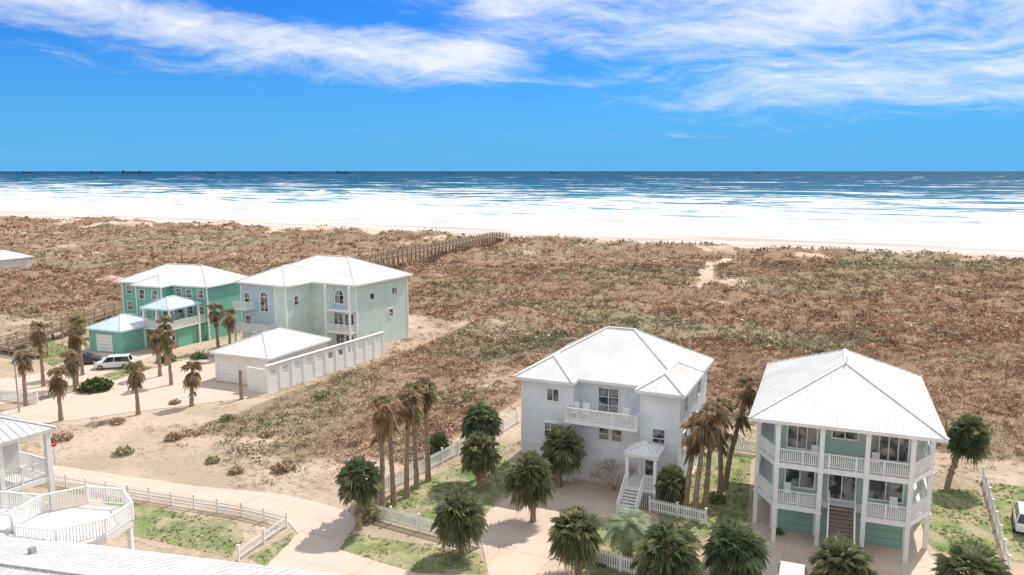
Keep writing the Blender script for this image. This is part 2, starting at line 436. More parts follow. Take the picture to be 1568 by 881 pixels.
# ---------------------------------------------------------------- sheets
ROAD=[(-70,76.5),(-42.5,67.7),(-34.1,65.0),(-26.3,62.5),(-18.8,60.9),(-15.5,59.3),(-12.8,57.8),(-11.5,55.8),(-12,51.4),(-8.9,49.6),(-6.1,48),(-1.4,47.9),(-1.4,47),(3.7,47),(16,46.5),(28.3,46),(45,40),(45,20),(-15,20),(-15,48),(-16.3,49.2),(-15.5,53.8),(-16.8,55.8),(-20.4,57.7),(-31.1,61.2),(-39.4,63.9),(-44.8,65.9),(-70,74)]
DR2=[(0.3,61.2),(4.1,62.1),(4.7,64.5),(8.4,63.9),(10.6,60.5),(8.8,56.9),(3.2,55.8),(3.2,51.2),(3.7,47.01),(-1.4,47.01),(-2.6,55.8),(-1.2,58.7)]
DR1=[(17.0,54.8),(28.5,50.4),(28.3,46.02),(16.0,46.52)]
DR3=[(-58,78),(-50.8,93.9),(-49.6,96.4),(-47.7,103.0),(-44,109),(-40.9,107.8),(-36.8,95.5),(-29.6,92),(-28.6,89.4),(-31.5,87.8),(-41.5,82.8),(-46.8,79.7),(-53,76.5)]
DR4=[(-90,100),(-62.8,97),(-60.8,101),(-59.5,111),(-51,110),(-52.8,98.6),(-55.1,87.8),(-57.6,85.7),(-90,92)]
LAWNS=[[(-11.1,56.9),(-9.8,61.2),(-4.9,67.4),(-0.6,73),(0.1,63.2),(-1.7,58.3),(-2.4,52.6)],
 [(-12.1,54.1),(-2.3,50.9),(-1.5,48.0),(-5.9,48.2),(-11.9,51.2)],
 [(-33,60.3),(-24.1,56.9),(-20.7,55.8),(-19.1,53.1),(-19.3,50.4),(-28.7,54.1)],
 [(-17.9,50.2),(-15.9,54.1),(-15.6,52.6),(-16.5,49.2)],
 [(30,62),(38.5,61.9),(33.3,50.7),(29.3,50.9)],[(40.2,63.2),(48,61),(42,48),(33.4,49.8)],
 [(18.5,71.1),(22.0,69.4),(17.6,55.8),(13.5,53),(10.8,54),(11.5,60)],[(3.8,55.4),(8.8,56.3),(10.5,51),(12,48),(4.1,48)],
 [(-52.4,98.6),(-50.2,103.8),(-48.2,103.0),(-50.0,96.4)],[(-74.1,114.5),(-71.0,118.8),(-62,112),(-61.5,103)],
 [(-16.5,115.8),(-16.8,125),(-13.3,124.5),(-12.4,118.1),(-15.2,109.5)]]
def sheet(name,poly,z,mt,thick=.0):
    mb=MB(); n=len(poly); vs=[(x,y,z) for x,y in poly]
    ar=sum(poly[i][0]*poly[(i+1)%n][1]-poly[(i+1)%n][0]*poly[i][1] for i in range(n))
    f=tuple(range(n)) if ar>0 else tuple(range(n))[::-1]
    mb.add(vs,[f])
    if thick: mb.add(vs+[(x,y,z-thick) for x,y in poly],[(i,(i+1)%n,n+(i+1)%n,n+i) for i in range(n)])
    return mb.obj(name,[M[mt]])
sheet('road',ROAD,.05,'concrete',.2)
for d in (DR2,DR1,DR3,DR4): sheet('driveway',d,.045,'concrete',.2)
for l in LAWNS[:-1]: sheet('lawn',l,.014,'lawn')
PAVED=[ROAD,DR2,DR1,DR3,DR4]

# ---------------------------------------------------------------- scrub (merged meshes)
def leafmesh(name,cx,cy,cz,r,T,cols,mt,flat=.75,leaf=.3,vary=.3):
    N=len(cx); cx=np.repeat(cx,T);cy=np.repeat(cy,T);cz=np.repeat(cz,T);r_=np.repeat(r,T);cl=np.repeat(cols,T,axis=0)
    n=N*T; u=rng.normal(size=(n,3)); u/=np.linalg.norm(u,axis=1)[:,None]; u[:,2]=np.abs(u[:,2])
    rad=rng.random(n)**.45
    c=np.stack([cx,cy,cz],1)+u*(rad*r_)[:,None]*np.array([1,1,flat])
    t1=rng.normal(size=(n,3)); t1[:,2]=np.abs(t1[:,2])*.8; t1/=np.linalg.norm(t1,axis=1)[:,None]
    t2=np.cross(t1,rng.normal(size=(n,3))); t2/=np.linalg.norm(t2,axis=1)[:,None]
    L=(r_*leaf*(.6+.9*rng.random(n)))[:,None]
    v=np.stack([c-t2*L*.45,c+t2*L*.45,c+t1*L*1.3],1).reshape(-1,3)
    me=bpy.data.meshes.new(name); f=np.arange(n*3).reshape(-1,3); npmesh(me,v,f,3); me.update(calc_edges=True)
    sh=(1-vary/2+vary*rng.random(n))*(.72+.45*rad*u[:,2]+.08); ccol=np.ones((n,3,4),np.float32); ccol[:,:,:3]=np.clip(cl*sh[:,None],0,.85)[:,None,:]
    at=me.color_attributes.new('Col','FLOAT_COLOR','CORNER'); at.data.foreach_set('color',ccol.ravel())
    me.materials.append(M[mt]); o=bpy.data.objects.new(name,me); COL.objects.link(o); return o
def wedge(n,y0,y1):
    y=np.sqrt(rng.random(n)*(y1**2-y0**2)+y0**2); x=(rng.random(n)*2-1)*.78*y+0; return x,y
FOOT=[]
def rect(ox,oy,ang,x0,y0,x1,y1):
    a=math.radians(ang); c,s=math.cos(a),math.sin(a)
    return [(ox+c*x-s*y,oy+s*x+c*y) for x,y in ((x0,y0),(x1,y0),(x1,y1),(x0,y1))]
FOOT+=[rect(16.5,53,-22,0,-1,12.3,17),rect(.2,65,-24,0,-3,14.4,13.1),rect(-39.8,119.7,-28,0,-6,20,14),rect(-63.5,125,-20,0,0,18,11),rect(-63.5,125,-20,5,-12,18,0),
  rect(-37.6,95.7,-23.5,0,0,9.3,13),rect(-29.7,49.4,-28,-16,-14,2,0),rect(-27.5,38.4,-13,0,-12,20,1)]
PAL=np.array([(.41,.28,.185),(.345,.23,.155),(.50,.365,.25),(.26,.17,.115),(.45,.33,.22), (.35,.325,.20),(.255,.265,.17),(.56,.45,.34)])
def scatter(n,y0,y1,rmin,rmax,T,thr,name,leaf):
    x,y=wedge(n,y0,y1); v=veg(x,y); a,s=to_as(x,y)
    wild=(scrub_mask(a,s)>.3)|(lot_mask(a,s)>.2)
    keep=((v>thr+rng.random(n)*.45)&wild)|(~wild&(v>.30)&(rng.random(n)<.22))
    keep&=(s<279)&(s>45)&(a<80)
    for P in PAVED+FOOT+LAWNS[:-1]: keep&=~inpoly(x,y,P)
    x,y,a,s,wild=x[keep],y[keep],a[keep],s[keep],wild[keep]; n=len(x)
    z=height(x,y)
    sm=fbm(x/6,y/6,2,87)
    k=rng.integers(0,5,n); gr=(green(x,y)*.8+.4*(sm-.5))>rng.random(n)*.8+.12
    gr|=rng.random(n)<.05
    k=np.where(gr,rng.integers(5,7,n),k); k=np.where(rng.random(n)<.08,7,k)
    red=ss(fbm(a/40,s/25,3,97),.45,.6)[:,None]
    tone=(.86+.3*fbm(x/16,y/16,2,107))[:,None]
    cols=PAL[k]*(.72+.5*rng.random(n))[:,None]*tone*(1+red*(np.array([.04,-.06,-.06])))
    r=(rmin+(rmax-rmin)*rng.random(n)**1.6)*(.6+.8*sm)*np.where(wild,1,.6)
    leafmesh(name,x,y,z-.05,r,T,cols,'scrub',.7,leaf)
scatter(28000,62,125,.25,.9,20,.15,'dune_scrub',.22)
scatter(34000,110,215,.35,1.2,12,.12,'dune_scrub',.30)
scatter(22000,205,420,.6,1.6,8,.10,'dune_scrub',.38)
# lawn grass
gx_,gy_=[],[]
for l in LAWNS[:-1]:
    xs=[p_[0] for p_ in l]; ys=[p_[1] for p_ in l]; n=int((max(xs)-min(xs))*(max(ys)-min(ys))*9)
    x=rng.uniform(min(xs),max(xs),n); y=rng.uniform(min(ys),max(ys),n); k=inpoly(x,y,l)&(fbm(x/2,y/2,2,3)>.38)
    gx_.append(x[k]); gy_.append(y[k])
x=np.concatenate(gx_); y=np.concatenate(gy_)
gc=np.array([(.21,.265,.11),(.27,.30,.14),(.42,.37,.23)])[rng.integers(0,3,len(x))]
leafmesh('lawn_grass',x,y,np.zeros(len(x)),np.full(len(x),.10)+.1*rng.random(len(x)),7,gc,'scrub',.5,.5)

# ---------------------------------------------------------------- palms
def frond_fan(mb,base,d,Lp,Lf,col,n=13,droop=.35,mi=1,wid=.085):
    d=Vector(d).normalized(); up=Vector((0,0,1))
    sd=d.cross(up)
    if sd.length<.1: sd=Vector((1,0,0))
    sd.normalize(); nrm=sd.cross(d).normalized()
    roll=random.uniform(-.5,.5); sd=(sd*math.cos(roll)+nrm*math.sin(roll)).normalized()
    e=Vector(base)+d*Lp; e.z-=.12*Lp
    pc=(col[0]*.9+.03,col[1]*.9+.02,col[2]*.8)
    w=sd*.025; mb.add([Vector(base)-w,Vector(base)+w,e+w,e-w],[(0,1,2,3)],mi,pc)
    for i in range(n):
        th=math.radians(-82+164*i/(n-1)+random.uniform(-4,4))
        dd=(d*math.cos(th)+sd*math.sin(th)).normalized()
        L=Lf*(.72+.28*math.cos(th))*random.uniform(.85,1.1)
        mid=e+dd*L*.55+nrm*.03; mid.z-=droop*L*.12
        tip=e+dd*L; tip.z-=droop*L*random.uniform(.5,1.2)
        wv=dd.cross(nrm).normalized()*L*wid
        k=random.uniform(.75,1.25); c=(col[0]*k,col[1]*k,col[2]*k)
        mb.add([e,mid-wv,tip,mid+wv],[(0,1,2),(0,2,3)],mi,c)
def trunk(mb,h,r0,r1,lean=(0,0),n=9,seg=12,boots=False):
    pts=[];rs=[]
    for i in range(seg+1):
        t=i/seg; pts.append((lean[0]*t**1.4+random.uniform(-.02,.02),lean[1]*t**1.4+random.uniform(-.02,.02),h*t-.25*(i==0)))
        rs.append((r0+(r1-r0)*t)*(1+.28*math.exp(-t*9))*random.uniform(.93,1.08))
    mb.tube(pts,rs,n,0)
    if boots:
        for i in range(int(h*14)):
            t=random.uniform(.25,1); a=i*2.4; p_=Vector((lean[0]*t**1.4,lean[1]*t**1.4,h*t)); r=r0+(r1-r0)*t
            d=Vector((math.cos(a),math.sin(a),.9)); q_=p_+Vector((math.cos(a)*r*.8,math.sin(a)*r*.8,0))
            mb.beam(q_,q_+d*.2,.09,.03,0)
    return Vector(pts[-1])
def green_palm(seed,h=3.2,R=1.75,lean=(0,0)):
    random.seed(seed); mb=MB(); top=trunk(mb,h,.21,.2,lean,boots=True)
    N=92; tone=random.uniform(.9,1.15); warm=random.uniform(.95,1.2)
    for i in range(N):
        t=i/N; el=math.radians(84-140*t**.85+random.uniform(-12,12)); az=i*2.39996+random.uniform(-.2,.2)
        d=(math.cos(el)*math.cos(az),math.cos(el)*math.sin(az),math.sin(el))
        if t>.94: col=(.42,.32,.20)
        elif random.random()<.18: col=(.36,.35,.19)
        else:
            g=random.uniform(.75,1.25)*tone; col=(.17*g*warm,.21*g,.115*g)
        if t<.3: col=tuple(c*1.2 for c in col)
        frond_fan(mb,top-Vector((0,0,.25*t)),d,R*random.uniform(.38,.62),R*random.uniform(.46,.60),col,12,.3+.6*t)
    return mb.mesh('green_palm_%d'%seed,[M['trunk'],M['frond']])
def brown_palm(seed,h=8,R=1.15,green=.12,lean=(0,0),skirt=2.2):
    random.seed(seed); mb=MB(); top=trunk(mb,h,.22,.15,lean,seg=16)
    N=62
    for i in range(N):
        t=i/N; el=math.radians(random.uniform(20,80) if t<.3 else random.uniform(-88,-15)); az=i*2.39996
        d=(math.cos(el)*math.cos(az),math.cos(el)*math.sin(az),math.sin(el))
        if random.random()<green and t<.5: col=(.29,.29,.15)
        else:
            g=random.uniform(.6,1.25); col=(.50,.37,.24); col=tuple(c*g for c in col)
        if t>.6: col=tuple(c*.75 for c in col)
        zz=0 if t<.35 else -skirt*random.random()**1.5*(t-.3)/.7
        k=1 if t<.5 else .75
        frond_fan(mb,top+Vector((0,0,zz))-Vector((lean[0],lean[1],0))*(-zz/h*1.3),d,R*random.uniform(.35,.6)*k,R*random.uniform(.45,.75)*k,col,8,.9,1,.07)
    return mb.mesh('dry_palm_%d'%seed,[M['trunk'],M['frond']])
def feather_palm(seed,h=2.2,R=2.3):
    random.seed(seed); mb=MB(); top=trunk(mb,h,.28,.26,boots=True)
    for i in range(40):
        t=i/40; el=math.radians(80-95*t); az=i*2.39996
        hd=Vector((math.cos(az),math.sin(az),0)); L=R*random.uniform(.85,1.1); prev=Vector(top); 
        g=random.uniform(.8,1.25); col=(.26*g,.30*g,.17*g)
        seg=9; ang=el
        for k in range(seg):
            dd=hd*math.cos(ang)+Vector((0,0,math.sin(ang))); q_=prev+dd*L/seg
            mb.beam(prev,q_,.03,.02,1,col=col)
            sd=dd.cross(Vector((0,0,1))); sd=sd.normalized() if sd.length>.05 else Vector((1,0,0))
            if k>0:
                for j in range(3):
                    b_=prev.lerp(q_,j/3); ll=.5*math.sin(math.pi*(k+.5+j/3)/(seg+.8))+.12
                    for s_ in (-1,1):
                        tp=b_+sd*s_*ll+dd*ll*.55+Vector((0,0,-.12*ll)); w_=dd*.035
                        mb.add([b_-w_,b_+w_,tp],[(0,1,2)],1,tuple(c*random.uniform(.8,1.2) for c in col))
            prev=q_; ang-=.16+.02*k
    return mb.mesh('feather_palm_%d'%seed,[M['trunk'],M['frond']])
def place(name,me,x,y,sx=1,sz=1,z=None):
    o=bpy.data.objects.new(name,me); COL.objects.link(o); o.location=(x,y,(hz(x,y) if z is None else z)); o.scale=(sx,sx,sz); o.rotation_euler=(0,0,random.uniform(0,6.28)); return o
# (x,y,crown centre height, crown radius)
greens=[(-11.2,54.5,4.4,1.7),(-2.5,64.5,5.6,1.8),(-2.7,61.6,3.9,1.7),(1.6,55.8,4.2,1.95),(3.9,62.5,4.0,1.9),(-3.5,50.7,3.6,1.9),(4.3,48.0,3.6,1.8),
 (12.4,57.8,2.7,1.4),(9.6,45.3,3.5,2.15),(13.4,45.5,3.6,2.0),(19.4,43.8,3.4,2.0),(26.6,42.4,3.4,2.2),(-7.1,69.4,1.7,1.1)]
for i,(x,y,h,R) in enumerate(greens):
    me=green_palm(20+i,max(.6,h-.3),R*1.0,(random.uniform(-.3,.3),random.uniform(-.3,.3))); place('fan_palm_tree',me,x,y)
o=place('fan_palm_tree',green_palm(60,4.8,1.85,(1.6,.3)),36.0,62.1); o.rotation_euler=(0,0,0)
place('feather_palm_tree',feather_palm(5,2.4,2.3),7.8,49.6)
browns=[(-9.9,56.9,8.9),(-9.3,58.7,8.4),(-8.5,60.3,8.4),(-7.9,62.1,8.5),(-7.1,63.7,8.6),(13.2,56.9,7.2),(13.7,56.1,8.2),(14.7,56.9,8.6),(17.0,61.2,7.4),(17.6,62.0,9.0),
 (-54.3,85.2,6.6),(-57.1,93.3,7.6),(-47.4,79.9,5.4),(-52,91,4.6),(-55.2,98.6,7.3),(-53.4,93.9,7.0),(-40.3,82.1,5.5),(-46.7,103.8,6.3),(-41.8,93.9,6.5),(-45,98,5.8),(-35.8,85.2,4.6),(-42.9,112.5,6.6),(-39.6,108,6.6)]
for i,(x,y,h) in enumerate(browns):
    random.seed(i); left=x<-30
    ln=(random.uniform(-.35,.35)+(.5 if 10<x<16 else 0),random.uniform(-.2,.2))
    if i==9: ln=(2.0,1.0)
    me=brown_palm(100+i,h-.4,1.3 if not left else 1.35,.40 if left else .18,ln,4.5 if i in(8,9) else 2.2)
    o=place('dry_palm_tree',me,x,y); o.rotation_euler=(0,0,0)
mb=MB(); random.seed(3); trunk(mb,3.5,.22,.17); o=mb.obj('palm_stump',[M['trunk']]); o.location=(-31.1,87.8,0)
# bushes
def bush(name,x,y,r,cols,flat=.8,T=420,leaf=.16):
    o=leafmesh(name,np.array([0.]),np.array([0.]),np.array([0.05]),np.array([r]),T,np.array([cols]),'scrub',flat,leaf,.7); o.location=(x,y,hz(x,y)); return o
bush('green_bush',-49.8,91.6,1.9,(.11,.14,.06),.75,900); bush('green_bush',-47.6,105.9,1.4,(.13,.18,.08)); bush('green_bush',-43.8,107.6,1.2,(.13,.18,.08))
bush('green_bush',3.3,64.5,.9,(.15,.19,.08)); bush('dry_bush',-10.6,56.4,1.1,(.38,.34,.17),1.2,500); bush('green_bush',6.2,49.5,.8,(.17,.21,.08))
bush('green_bush',29.8,60.5,1.0,(.17,.21,.08)); bush('green_bush',16.2,59.5,.9,(.22,.24,.11)); bush('green_bush',19.2,53.8,.5,(.15,.19,.08))
for i,(x,y) in enumerate([(-38,86),(-30,80),(-24,74),(-20,66),(-27,68),(-15,72),(-33,74),(-22,88),(-14,63.5),(-41,79),(-36,70),(-44,74),(-24,65.5)]): bush('dry_bush',x,y,.7+.12*(i%4),[(.38,.27,.18),(.31,.29,.17),(.44,.32,.22)][i%3],.7,260,.2)
def bare_tree(name,x,y):
    random.seed(8); mb=MB()
    def br(p,d,L,r,k):
        q_=p+d*L; mb.tube([p,q_],[r,r*.65],5,0,cap=False)
        if k==0:
            for _ in range(4):
                c=q_+Vector([random.gauss(0,.1) for _ in range(3)]); w_=Vector([random.gauss(0,.05) for _ in range(3)]); u_=Vector([random.gauss(0,.05) for _ in range(3)])
                mb.add([c,c+w_,c+u_],[(0,1,2)],1,(.60,.40,.34))
            return
        for _ in range(3):
            dd=(d+Vector([random.gauss(0,.45) for _ in range(3)])); dd.z=abs(dd.z)*.8+.15; br(q_,dd.normalized(),L*.72,r*.6,k-1)
    for i in range(7):
        a=i*.9; br(Vector((0,0,0)),Vector((math.cos(a)*.8,math.sin(a)*.8,1)).normalized(),.9,.035,4)
    o=mb.obj(name,[M['wood'],M['frond']]); o.location=(x,y,0.02)
bare_tree('bare_shrub',8.4,61.7)

# ---------------------------------------------------------------- house 1 (right)
H=House('three_storey_beach_house',(16.5,53.0),-22)
w=H('walls','h1wall'); w.box(1.7,2.6,0,10.7,16.2,8.75)
hip(H,0,0,12.3,17,9.0,.5)
T=H('porch_posts','white'); DK=H('porch_decks','white')
foot=[(.5,12),(.5,3.2),(2,.45),(10.4,.45),(11.85,3.2),(11.85,12)]
for x,y in [(.5,3.2),(.5,7.6),(.5,12),(2,.45),(4.85,.45),(7.7,.45),(10.4,.45),(11.85,3.2),(11.85,7.6),(11.85,12)]:
    T.box(x-.15,y-.15,0,x+.15,y+.15,8.76)
    for z in (2.55,5.55,8.4): T.box(x-.2,y-.2,z,x+.2,y+.2,z+.08)
def deckpoly(mb,pts,z,th):
    n=len(pts); mb.add([(x,y,z) for x,y in pts]+[(x,y,z-th) for x,y in pts],[tuple(range(n))[::-1],tuple(range(n,2*n))]+[(i,(i+1)%n,n+(i+1)%n,n+i) for i in range(n)])
for z in (5.9,):
    deckpoly(DK,[(.4,12),(.4,3.15),(1.95,.35),(10.45,.35),(11.95,3.15),(11.95,12),(10.75,12),(10.75,2.55),(1.65,2.55),(1.65,12)],z,.35)
deckpoly(DK,[(.4,12),(.4,3.15),(1.95,.35),(5.0,.35),(5.0,2.55),(1.65,2.55),(1.65,12)],2.9,.35)
deckpoly(DK,[(7.6,.35),(10.45,.35),(11.95,3.15),(11.95,12),(10.75,12),(10.75,2.55),(7.6,2.55)],2.9,.35)
DK.box(5.0,1.7,2.55,7.6,2.55,2.9); H('porch_ceiling','white').box(.6,.6,8.6,11.7,2.5,8.7)
R=H('railings','white')
for z,segs in ((5.9,[foot]),(2.9,[foot[:3]+[(4.95,.45)],[(7.65,.45)]+foot[3:]])):
    for sg in segs: rail(R,[(x,y,z) for x,y in sg],1.0,.13,.05)
stairs(H('stair_treads','tread'),5.55,7.1,1.7,2.9,-2.6,.1,16,R)
ff=F(0,2.6,'f')
for z,hh in ((6.15,1.9),(3.2,2.0)):
    if z>6:
        window(H,ff,3.5,z+.25,1.9,1.6,3); window(H,ff,9.1,z+.15,2.4,1.8,4); window(H,ff,6.3,z+1.35,1.6,.55,2)
    else:
        window(H,ff,3.5,z+.3,1.9,1.55,2); window(H,ff,6.3,z-.2,1.7,2.2,2,1); window(H,ff,9.1,z+.2,2.1,1.5,2)
G=H('garage_doors','seafoam')
for u in (3.35,9.15):
    for i in range(4): fbox(G,ff,u-1.2,u+1.2,.1+i*.56,.62+i*.56,0,.05)
    fbox(H('window_trim','white'),ff,u-1.35,u-1.2,.05,2.45,0,.09); fbox(H('window_trim','white'),ff,u+1.2,u+1.35,.05,2.45,0,.09); fbox(H('window_trim','white'),ff,u-1.35,u+1.35,2.45,2.55,0,.1)
for z in (6.4,3.4):
    for y in (5,8.5,12): window(H,F(10.7,0,'r'),y,z,1.0,1.5,1,2); window(H,F(1.7,0,'l'),y,z,1.0,1.5,1,2)
C=H('corner_trim','white')
for x in (1.7,10.7): C.box(x-.09,2.52,0,x+.09,2.7,8.7)
C.box(6.2-.06,6.1,12.08,6.2+.06,6.25,12.6)
PF=H('porch_furniture','white')
for cx,z in ((4.4,5.9),(8.3,5.9),(2.7,2.9),(9.6,2.9)):
    PF.box(cx-.25,1.6,z+.38,cx+.25,2.1,z+.44); PF.box(cx-.25,2.06,z+.44,cx+.25,2.12,z+1.0)
    for dx in (-.25,.2):
        for dy in (1.6,2.05): PF.box(cx+dx,dy,z,cx+dx+.05,dy+.05,z+.38)
H('foundation_slab','concrete').box(.3,.2,-.1,12,16.5,.06)
H.done()
# ---------------------------------------------------------------- house 2 (middle)
H=House('two_wing_beach_house',(.2,65.0),-24)
w=H('walls','h2wall')
w.box(.5,.6,0,5.0,6,8.55); w.box(10.9,.6,0,13.9,6,8.55); w.box(.52,6.0,0,13.88,12.6,8.56)
w.box(5.0,2.4,5.6,10.9,6.0,8.55); w.box(5.0,1.3,0,10.9,6.0,5.45)
hip(H,0,1.2,14.4,13.1,8.82,.57)
hip(H,-.06,-.06,5.3,9,8.78,.57,'roof_wing_a',axis='y'); hip(H,10.5,-.06,14.46,8,8.78,.57,'roof_wing_b',axis='y')
DK=H('balcony_deck','white'); DK.box(4.7,-.45,5.46,10.85,2.4,5.75)
rail(H('railings','white'),[(4.8,.55,5.75),(4.8,-.35,5.75),(10.75,-.35,5.75),(10.75,.55,5.75)],1.0,.13,.05)
fm=F(0,2.4,'f'); window(H,fm,7.6,5.8,1.7,2.15,2,3)
window(H,F(0,.6,'f'),3.3,6.9,1.0,1.0,2,1); window(H,F(0,.6,'f'),12.35,4.1,.95,1.5,1,2)
fl=F(0,1.3,'f'); window(H,fl,7.6,3.9,.8,.95,1,2); window(H,fl,8.7,3.9,.8,.95,1,2)
window(H,F(0,.6,'f'),3.1,3.7,1.0,1.2,2,2)
for y in (3.0,8.5): 
    for z in (6.6,3.6): window(H,F(13.9,0,'r'),y,z,1.1,1.3,1,2)
for y in (4,9): window(H,F(.5,0,'l'),y,6.6,1,1.3,1,2)
L=H('lattice_screen','white')
for i in range(15):
    u=6.6+i*.16
    fbox(L,fl,u,u+.05,.2,2.0,.04,.07)
for i in range(8): fbox(L,fl,6.5,9.0,.25+i*.24,.3+i*.24,.07,.09)
G=H('garage_door','white')
for i in range(4): fbox(G,F(0,.6,'f'),1.2,4.2,.1+i*.56,.62+i*.56,0,.05)
C=H('corner_trim','white')
for x in (.5,5.0,10.9,13.9): C.box(x-.09,.52,0,x+.09,.69,8.5)
fbox(C,F(0,.6,'f'),.6,4.9,2.9,3.05,0,.03); fbox(C,F(0,.6,'f'),11,13.8,2.9,3.05,0,.03)
# entrance porch
hip(H,10.3,-2.3,13.0,.55,4.35,.45,'porch_roof',sp=.4)
T=H('porch_posts','white')
for x,y in ((10.55,-2.05),(12.75,-2.05)): T.box(x-.12,y-.12,0,x+.12,y+.12,4.15)
DK.box(10.4,-2.2,1.35,12.9,.55,1.6)
rail(H('porch_railing','white'),[(12.8,.5,1.6),(12.8,-2.05,1.6),(11.9,-2.05,1.6)],1.0,.13,.05)
window(H,F(0,.6,'f'),11.8,1.7,.9,2.1,1,1)
e=H('porch_steps','white'); stairs(e,10.5,11.8,-2.2,1.6,-4.4,.1,9,e)
L=H('under_porch_lattice','white')
for i in range(16): L.box(10.45+i*.155,-2.17,.05,10.5+i*.155,-2.13,1.35)
# balcony chairs
CH=H('balcony_chairs','white')
for cx in (5.3,6.2,9.6):
    CH.box(cx-.3,.2,6.15,cx+.3,.75,6.21); CH.box(cx-.3,.72,6.15,cx+.3,.8,7.0)
    for dx in (-.29,.24):
        for dy in (.2,.72): CH.box(cx+dx,dy,5.76,cx+dx+.05,dy+.05,6.15)
        CH.box(cx+dx-.02,.15,6.40,cx+dx+.09,.75,6.44)
H('foundation_slab','concrete').box(.3,.4,-.1,14.1,12.8,.06)
H.done()
# ---------------------------------------------------------------- house 3
H=House('pale_green_beach_house',(-39.8,119.7),-28)
w=H('walls','h3wall'); w.box(.6,.9,0,19.3,13.4,9.75)
wb=H('walls_entry_block','h3blue'); wb.box(2.3,-4.5,0,9.0,.9,9.75); w.box(9.0,-4.5,0,11.1,.898,9.75)
hip(H,0,0,20,14,10.0,.43); hip(H,1.7,-5.1,11.7,6,9.96,.43,'roof_entry_block',axis='y')
fm=F(0,.9,'f'); 
B=H('bay_panel','h3blue'); fbox(B,fm,15.1,17.6,6.2,9.7,0,.06)
D=H('balcony_recess','h3blue'); fbox(D,fm,15.0,19.0,3.3,5.9,0,.01)
archwin(H,F(0,.84,'f'),16.3,7.0,1.6,1.2)
window(H,fm,16,3.5,1.6,2.0,2); window(H,fm,18.0,3.5,1.6,2.0,2); window(H,fm,16.2,.5,1.4,1.9,2); window(H,fm,18.0,.5,1.4,1.9,2)
DK=H('balcony_deck','white'); DK.box(14.7,-.6,2.9,19.3,.9,3.2)
rail(H('railings','white'),[(14.8,.8,3.2),(14.8,-.5,3.2),(19.2,-.5,3.2),(19.2,.8,3.2)],1.0,.16,.06)
T=H('corner_trim','white')
for x in (14.8,19.2): T.box(x-.12,-.6,0,x+.12,-.36,9.76)
for x,y in ((11.1,-4.5),(9.0,-4.5),(2.3,-4.5)): T.box(x-.1,y-.09,0,x+.1,y+.1,9.7)
T.box(14.6,-.4,6.0,19.3,.9,6.2)
fb=F(0,-4.5,'f'); archwin(H,fb,6.9,5.9,1.5,2.1); window(H,fb,8.2,.3,1.2,2.2,1,1); window(H,fb,3.6,6.8,1.1,1.5,1,2); window(H,fb,3.6,3.4,1.1,1.5,1,2)
DK.box(2.4,-6.3,3.0,8.9,-4.5,3.25); DK.box(2.4,-6.3,6.1,5.0,-4.5,6.3)
rail(H('railings','white'),[(2.5,-6.2,3.25),(8.8,-6.2,3.25),(8.8,-4.6,3.25)],1.0,.16,.06); rail(H('railings','white'),[(2.5,-6.2,6.3),(4.9,-6.2,6.3),(4.9,-4.6,6.3)],1.0,.16,.06)
for x in (2.5,5.6,8.8): T.box(x-.12,-6.3,0,x+.12,-6.06,6.3 if x<5 else 3.2)
st=H('entry_steps','white'); stairs(st,5.8,7.4,-6.3,3.2,-9.8,.1,14,st)
fr=F(19.3,0,'r'); window(H,fr,4.5,7.3,.9,.9,1,1); window(H,fr,10,7.3,1.2,1.0,2,1); window(H,fr,9,4.0,.9,1.2,1,2)
fs=F(11.1,0,'r'); window(H,fs,-2.5,6.9,.8,1.2,1,2)
T.box(19.24,.82,0,19.4,1.02,9.7); T.box(19.24,13.3,0,19.4,13.5,9.7)
H.done()
# garage
H=House('detached_garage',(-37.6,95.7),-23.5)
H('walls','garage').box(.4,.4,0,8.8,12,3.55)
hip(H,0,0,9.2,12.5,3.75,.42)
G=H('garage_doors','white'); ff=F(0,.4,'f')
for u in (2.5,6.6):
    for i in range(5): fbox(G,ff,u-1.5,u+1.5,.1+i*.5,.56+i*.5,0,.05)
    for uu in (u-1.66,u+1.5): fbox(G,ff,uu,uu+.14,.05,2.7,0,.08)
H.done()
# long white screen wall
def screen_wall():
    p0=Vector((-28.8,90.2,0)); p1=Vector((-18.4,109.8,0)); L=(p1-p0).length
    H=House('white_screen_wall',(p0.x,p0.y),math.degrees(math.atan2(p1.y-p0.y,p1.x-p0.x)))
    W=H('panels','white'); n=11; dx=L/n
    W.box(0,-.08,0,L,.08,1.9)
    for i in range(n+1): W.box(i*dx-.16,-.16,0,i*dx+.16,.16,3.3)
    for i in range(n):
        W.box(i*dx+.16,-.07,2.75,(i+1)*dx-.16,.07,3.15)
        W.box(i*dx+.16,-.07,1.9,i*dx+.55,.07,2.75); W.box((i+1)*dx-.55,-.07,1.9,(i+1)*dx-.16,.07,2.75)
    W.box(-.2,-.22,3.3,L+.2,.22,3.42)
    W.box(-.1,.16,0,.08,3.2,2.9)
    H.done()
screen_wall()
